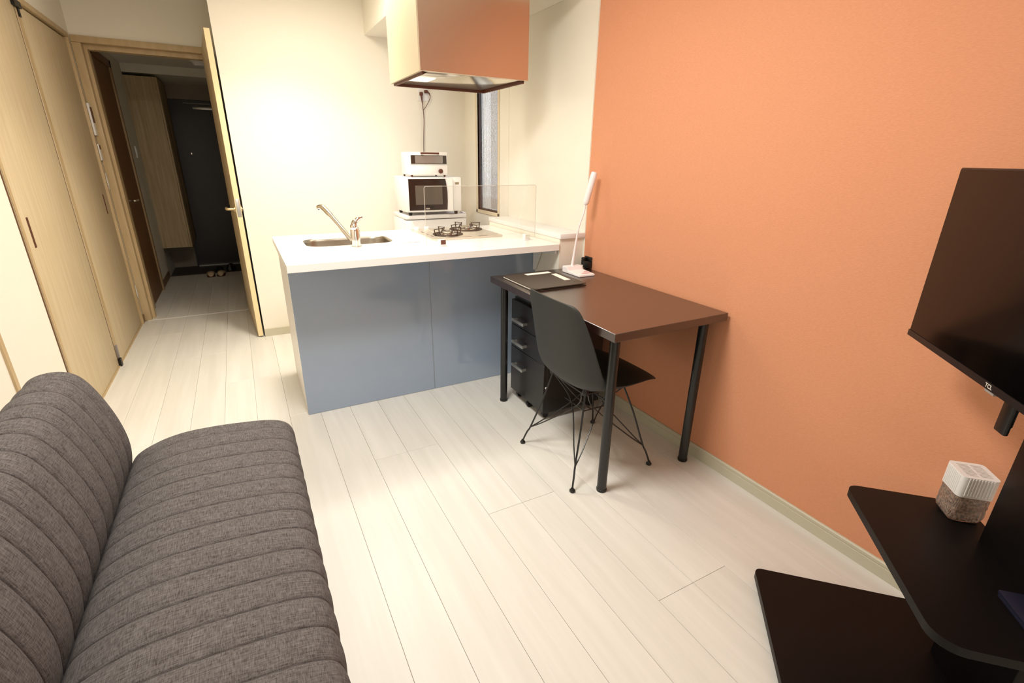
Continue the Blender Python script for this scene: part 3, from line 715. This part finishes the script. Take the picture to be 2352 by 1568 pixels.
seams = [1.746 - 0.0819*k for k in range(22)]
channelled('seat_cushion',
           [(0.012, 0.215), (0.040, 0.27), (0.046, 0.34), (0.026, 0.390), (-0.03, 0.416), (-0.13, 0.430), (-0.22, 0.436), (-0.30, 0.434), (-0.37, 0.418), (-0.43, 0.388), (-0.458, 0.345)],
           [(-0.458, 0.345), (-0.47, 0.24), (-0.40, 0.205), (-0.15, 0.20), (0.012, 0.215)], -0.02, 1.812, seams, 0.0105, 0.022, M_fabric, sf)
channelled('back_cushion',
           [(-0.470, 0.30), (-0.449, 0.36), (-0.439, 0.43), (-0.445, 0.505), (-0.463, 0.582), (-0.488, 0.652), (-0.515, 0.695), (-0.552, 0.714), (-0.600, 0.712), (-0.635, 0.690), (-0.665, 0.63), (-0.69, 0.52)],
           [(-0.69, 0.52), (-0.70, 0.40), (-0.68, 0.28), (-0.56, 0.26), (-0.470, 0.30)], -0.02, 1.812, seams, 0.012, 0.022, M_fabric, sf)
box('seat_frame', M_dark, -0.60-SO.x, -0.04-SO.x, 0.05-SO.y, 1.74-SO.y, 0.15, 0.20, sf)
for x in (-0.56, -0.08):
    for y in (0.15, 1.64):
        obj('leg', bm_lathe(bmesh.new(), [(0.018, 0.0), (0.024, 0.15)], x-SO.x, y-SO.y, 14), M_dark, sf, smooth=True)

# ================================================================== TV STAND (local axes: X along the screen, Y towards the room)
ANG = math.atan2(0.7173, 0.6967)
ts = thing('tv_stand', 'black two-shelf television stand with a wide column', 'tv stand', (0, 0, 0), rz=ANG)
M_sd = mat('stand_black', srgb(13, 10, 10), 0.42, spec=0.22)
prism('base_shelf', M_sd, rrect(0.862, 1.452, -0.965, -0.459, 0.022), 0.018, 0.040, ts, bev=0.003)
prism('upper_shelf', M_sd, rrect(0.905, 1.436, -0.935, -0.640, [0.030, 0.055, 0.02, 0.02]), 0.408, 0.430, ts, bev=0.0035)
box('column', M_sd, 1.030, 1.270, -0.925, -0.886, 0.040, 1.20, ts, bev=0.003)
for x in (0.90, 1.41):
    for y in (-0.93, -0.50):
        obj('foot_pad', bm_lathe(bmesh.new(), [(0.015, 0.0), (0.015, 0.0178)], x, y, 12), M_dark, ts)
box('mount_plate', M_dark, 1.06, 1.24, -0.886, -0.80, 1.02, 1.18, ts)
tv = thing('television', 'large black flat television turned toward the sofa', 'television', (0, 0, 0), rz=ANG)
T0, T1, TZ0, TZ1, TN = 0.800, 1.527, 0.882, 1.318, -0.718
box('housing', M_dark, T0, T1, TN-0.030, TN-0.002, TZ0, TZ1, tv, bev=0.002)
box('rear_housing', M_dark, T0+0.08, T1-0.08, TN-0.070, TN-0.030, TZ0+0.02, TZ1-0.10, tv, bev=0.006)
box('screen', M_tvglass, T0+0.004, T1-0.004, TN-0.002, TN, TZ0+0.016, TZ1-0.004, tv)
bz = box('lower_bezel', mat('bezel', srgb(30, 24, 24), 0.35), T0, T1, TN-0.002, TN+0.0015, TZ0, TZ0+0.0155, tv)
box('sensor_tab', M_greyp, 1.142, 1.172, TN-0.008, TN, TZ0-0.006, TZ0, tv, label='small grey sensor tab')
fc = bpy.data.curves.new('logo', 'FONT'); fc.body = 'TCL'; fc.size = 0.0125; fc.align_x = 'CENTER'; fc.align_y = 'CENTER'; fc.extrude = 0.0003; fc.offset = 0.0002
fo_ = bpy.data.objects.new('logo_tmp', fc); C.objects.link(fo_)
bpy.context.view_layer.update()
me = bpy.data.meshes.new_from_object(fo_.evaluated_get(bpy.context.evaluated_depsgraph_get()))
bpy.data.objects.remove(fo_)
me.materials.append(mat('logo_silver', srgb(215, 208, 196), 0.4))
lo = bpy.data.objects.new('logo', me); C.objects.link(lo); lo.parent = bz
lo.location = (1.160, TN+0.0022, TZ0+0.0078); lo.rotation_euler = (PI/2, 0, PI)
lo['label'] = 'silver lettering TCL'
for x in (1.020, 1.184):
    bm = bmesh.new(); bm_box(bm, x, x+0.036, TN-0.082, TN-0.071, 0.768, 1.24, bev=0.004)
    bm_box(bm, x+0.012, x+0.022, TN-0.090, TN-0.080, 0.785, 0.86)
    obj('mount_rail', bm, M_dark, tv, smooth=True, label='black mounting rail')
# freshener
fx = thing('air_freshener', 'small cube with a ribbed white cap and speckled faceted base', 'air freshener', (0, 0, 0.4305), rz=ANG)
fx.location = (0.6967*1.374 + 0.7173*0.888, 0.7173*1.374 - 0.6967*0.888, 0.4305)
bm = bmesh.new()
H = 0.078; Wd = 0.039
nz_, na_ = 9, 40
rng = random.Random(3); rings = []
for k in range(nz_+1):
    z = H*k/nz_; rad = 1.0 - (0.16*(1-k/1.5) if k < 1.5 else 0)
    base = rrect(-Wd*rad, Wd*rad, -Wd*rad, Wd*rad, 0.012, 9)
    ring = []
    for (x, y) in base:
        j = 1 + (rng.uniform(-0.045, 0.045) if 0 < k < nz_ else 0)
        ring.append(bm.verts.new((x*j, y*j, z + (rng.uniform(-0.0025, 0.0025) if 0 < k < nz_ else 0))))
    rings.append(ring)
for a, b in zip(rings, rings[1:]):
    for k in range(len(a)):
        k2 = (k+1) % len(a)
        bm.faces.new((a[k], a[k2], b[k2])); bm.faces.new((a[k], b[k2], b[k]))
bm.faces.new(rings[0]); bm.faces.new(rings[-1])
obj('faceted_base', bm, M_crystal, fx, label='clear faceted plastic base')
prism('gel_filling', M_cork, rrect(-0.033, 0.033, -0.033, 0.033, 0.01), 0.004, 0.074, fx)
cap = prism('cap', M_white, rrect(-0.041, 0.041, -0.041, 0.041, 0.012), 0.079, 0.139, fx, bev=0.004)
bm = bmesh.new()
for k in range(9):
    t = -0.026 + k*0.0065
    for s_ in (-1, 1):
        bm_box(bm, t-0.0018, t+0.0018, s_*0.0412-0.0012, s_*0.0412+0.0012, 0.084, 0.1375, bev=0.0008, seg=1)
        bm_box(bm, s_*0.0412-0.0012, s_*0.0412+0.0012, t-0.0018, t+0.0018, 0.084, 0.1375, bev=0.0008, seg=1)
obj('side_ribs', bm, M_white, cap)
bm = bmesh.new()
for k in range(9):
    t = -0.026 + k*0.0065
    for (a, b) in ((-0.028, -0.003), (0.003, 0.028)): bm_box(bm, t-0.001, t+0.001, a, b, 0.1388, 0.1396)
obj('top_vents', bm, mat('vent_grey', srgb(196, 188, 180), 0.6), cap)
# navy box on shelf
nb = thing('navy_case', 'flat navy blue case lying on the upper stand shelf', 'case', (0, 0, 0.4305), rz=ANG)
nb.location = (0.6967*0.985 + 0.7173*0.853, 0.7173*0.985 - 0.6967*0.853, 0.4305)
box('lid', M_navy, -0.095, 0.095, -0.028, 0.028, 0.008, 0.016, nb, bev=0.0015)
box('tray', M_navy, -0.093, 0.093, -0.027, 0.027, 0.0, 0.0078, nb, bev=0.001)

# ================================================================== LEFT WALL DEVICES
def plate(name, label, cat, x, y, z, h, wy=0.06, th=0.012, btn=None, m=M_white, bl='rocker'):
    t = thing(name, label, cat, (x, y, z))
    box('face_plate', m, 0, th, -wy/2, wy/2, -h/2, h/2, t, bev=0.002)
    if btn: box(bl, btn, th, th+0.002, -wy/2+0.012, wy/2-0.008, -h/4, h/4, t)
    return t
it = thing('intercom', 'white intercom with a dark screen on the strip beside the doorway', 'intercom', (XL, 4.868, 1.55))
box('housing', M_white, 0, 0.022, -0.03, 0.035, -0.105, 0.11, it, bev=0.003)
box('screen', M_brown, 0.022, 0.024, -0.024, 0.03, -0.02, 0.085, it, label='dark screen')
it2 = thing('thermostat', 'white wall controller with a small dark display below the intercom', 'controller', (XL, 4.868, 1.33))
box('housing', M_white, 0, 0.016, -0.026, 0.032, -0.057, 0.057, it2, bev=0.002)
box('display', M_brown, 0.016, 0.018, -0.01, 0.025, 0.02, 0.05, it2)
plate('light_switch', 'white light switch below the controller on the doorway strip', 'switch', XL, 4.868, 1.125, 0.12, 0.055, 0.010, M_white)
plate('wall_outlet', 'white outlet low on the strip beside the doorway', 'outlet', XL, 4.868, 0.26, 0.11, 0.055, 0.008, M_white, bl='insert')

# ================================================================== HALLWAY THINGS
hdoor = sempty('door_2', 'brown wood door on the left side of the hallway', 'door')
box('door_leaf', M_browndoor, -0.850, -0.846, 5.33, 6.02, 0.01, 2.04, hdoor)
for a in ((5.27, 5.33, 0, 2.10), (6.02, 6.08, 0, 2.10)):
    box('door_frame', mat('hall_casing', srgb(170, 142, 104), 0.5), -0.850, -0.832, a[0], a[1], a[2], a[3], hdoor, bev=0.002)
box('door_frame', M_browndoor, -0.850, -0.832, 5.27, 6.08, 2.04, 2.10, hdoor, bev=0.002)
tube('door_handle', M_chrome, smooth_path([(-0.846, 5.42, 0.94), (-0.80, 5.42, 0.94), (-0.795, 5.45, 0.94), (-0.797, 5.53, 0.938)], 5), 0.009, hdoor, 8)
plate('light_switch', 'pale switch high on the hallway wall beside the brown door', 'switch', -0.85, 6.13, 1.80, 0.10, 0.07, 0.010, M_white)
plate('light_switch', 'pale switch at eye height between the brown door and shoe cabinet', 'switch', -0.85, 6.46, 1.34, 0.11, 0.06, 0.010, M_white)
plate('wall_outlet', 'pale outlet low on the hallway wall past the brown door', 'outlet', -0.85, 6.14, 0.22, 0.11, 0.07, 0.010, M_white, bl='insert')
sc = thing('shoe_cabinet', 'tall wood-grain shoe cabinet hung beside the entrance', 'cabinet', (-0.72, 7.1, 0.32))
box('body', M_woodx, -0.148, 0.135, -0.345, 0.40, 0.0, 1.75, sc)
box('door', M_woodx, 0.137, 0.155, -0.345, 0.02, 0.0, 1.75, sc, bev=0.001)
box('door', M_woodx, 0.137, 0.155, 0.025, 0.40, 0.0, 1.75, sc, bev=0.001)
struct(box('trim_4', M_wall, -0.868, 0.02, 6.76, 7.72, 2.10, 2.18), 'lowered bulkhead above the shoe cabinet', 'soffit')
d3 = sempty('door_3', 'black front door at the end of the hallway', 'door')
box('door_leaf', M_frontdoor, -0.60, 0.02, 7.555, 7.60, -0.048, 1.935, d3, label='black door leaf')
box('door_frame', M_frontdoor, -0.62, -0.60, 7.53, 7.62, -0.05, 2.13, d3)
box('door_frame', M_doorframe, -0.60, 0.02, 7.56, 7.62, 1.94, 2.12, d3, label='dim panel above the door')
box('door_frame', M_frontdoor, -0.62, 0.02, 7.53, 7.62, 2.12, 2.15, d3)
box('closer_arm', M_alu, -0.33, 0.0, 7.51, 7.552, 1.835, 1.865, d3, bev=0.003)
box('closer_arm', M_greyp, -0.42, -0.14, 7.53, 7.552, 1.895, 1.905, d3)
pe = obj('peephole', bm_lathe(bmesh.new(), [(0.014, 0), (0.014, 0.006), (0.008, 0.008), (0, 0.008)], 0, 0, 16), M_chrome, d3, smooth=True)
pe.rotation_euler = (PI/2, 0, 0); pe.location = (-0.435, 7.554, 1.335)
box('sill', M_alu, -0.60, 0.02, 7.50, 7.555, -0.0495, -0.035, d3)
cf = thing('ceiling_fixture', 'cream ceiling light fitting just inside the hallway', 'light fitting', (-0.245, 5.95, 2.18))
box('mount', M_white, -0.075, 0.02, -0.04, 0.04, -0.02, 0, cf, bev=0.003)
bm = bm_lathe(bmesh.new(), [(0.075, -0.001), (0.075, -0.04), (0.06, -0.05), (0.045, -0.075), (0.0, -0.08)], 0.11, 0.03, 24)
obj('lamp_body', bm, M_white, cf, smooth=True)
sd = tag(obj('smoke_detector', bm_lathe(bmesh.new(), [(0.03, 2.179), (0.03, 2.165), (0.02, 2.16), (0, 2.16)], -0.79, 5.98, 20), M_white, smooth=True), 'small round detector on the hallway ceiling', 'detector')
def shoe(name, m, x, y, z, rz, L, label, grp, tall=0.05):
    t = thing(name, label, 'shoe', (x, y, z), rz, grp)
    bm = bmesh.new(); rings = []
    for (yy, w_, h) in ((-L/2, 0.022, tall*0.75), (-L*0.42, 0.034, tall), (-L*0.15, 0.033, tall*0.95), (L*0.12, 0.042, tall*0.85), (L*0.34, 0.042, tall*0.6), (L*0.46, 0.028, tall*0.4), (L/2, 0.008, tall*0.22)):
        ring = []
        for k in range(12):
            a = 2*PI*k/12; ring.append(bm.verts.new((w_*math.cos(a), yy, 0.008 + h*0.5 + h*0.5*math.sin(a))))
        rings.append(ring)
    for a, b in zip(rings, rings[1:]):
        for k in range(12): bm.faces.new((a[k], a[(k+1) % 12], b[(k+1) % 12], b[k]))
    bm.faces.new(rings[0]); bm.faces.new(rings[-1])
    obj('upper', bm, m, t, smooth=True)
    prism('sole', M_brown if m is M_shoe else M_dark, [(p[0], p[1]) for p in rrect(-0.042, 0.042, -L/2, L/2, 0.035)], 0, 0.009, t)
    return t
shoe('slipper', M_shoe, -0.43, 6.585, 0.0, 0.05, 0.20, 'left slipper of the beige pair on the hallway floor', 'beige slippers')
shoe('slipper', M_shoe, -0.325, 6.59, 0.0, -0.05, 0.20, 'right slipper of the beige pair on the hallway floor', 'beige slippers')
shoe('shoe', M_shoeb, -0.355, 6.95, -0.05, 0.15, 0.27, 'left black shoe at the entrance behind the slippers', 'black shoes', 0.10)
shoe('shoe', M_shoeb, -0.225, 6.95, -0.05, -0.1, 0.27, 'right black shoe at the entrance behind the slippers', 'black shoes', 0.12)
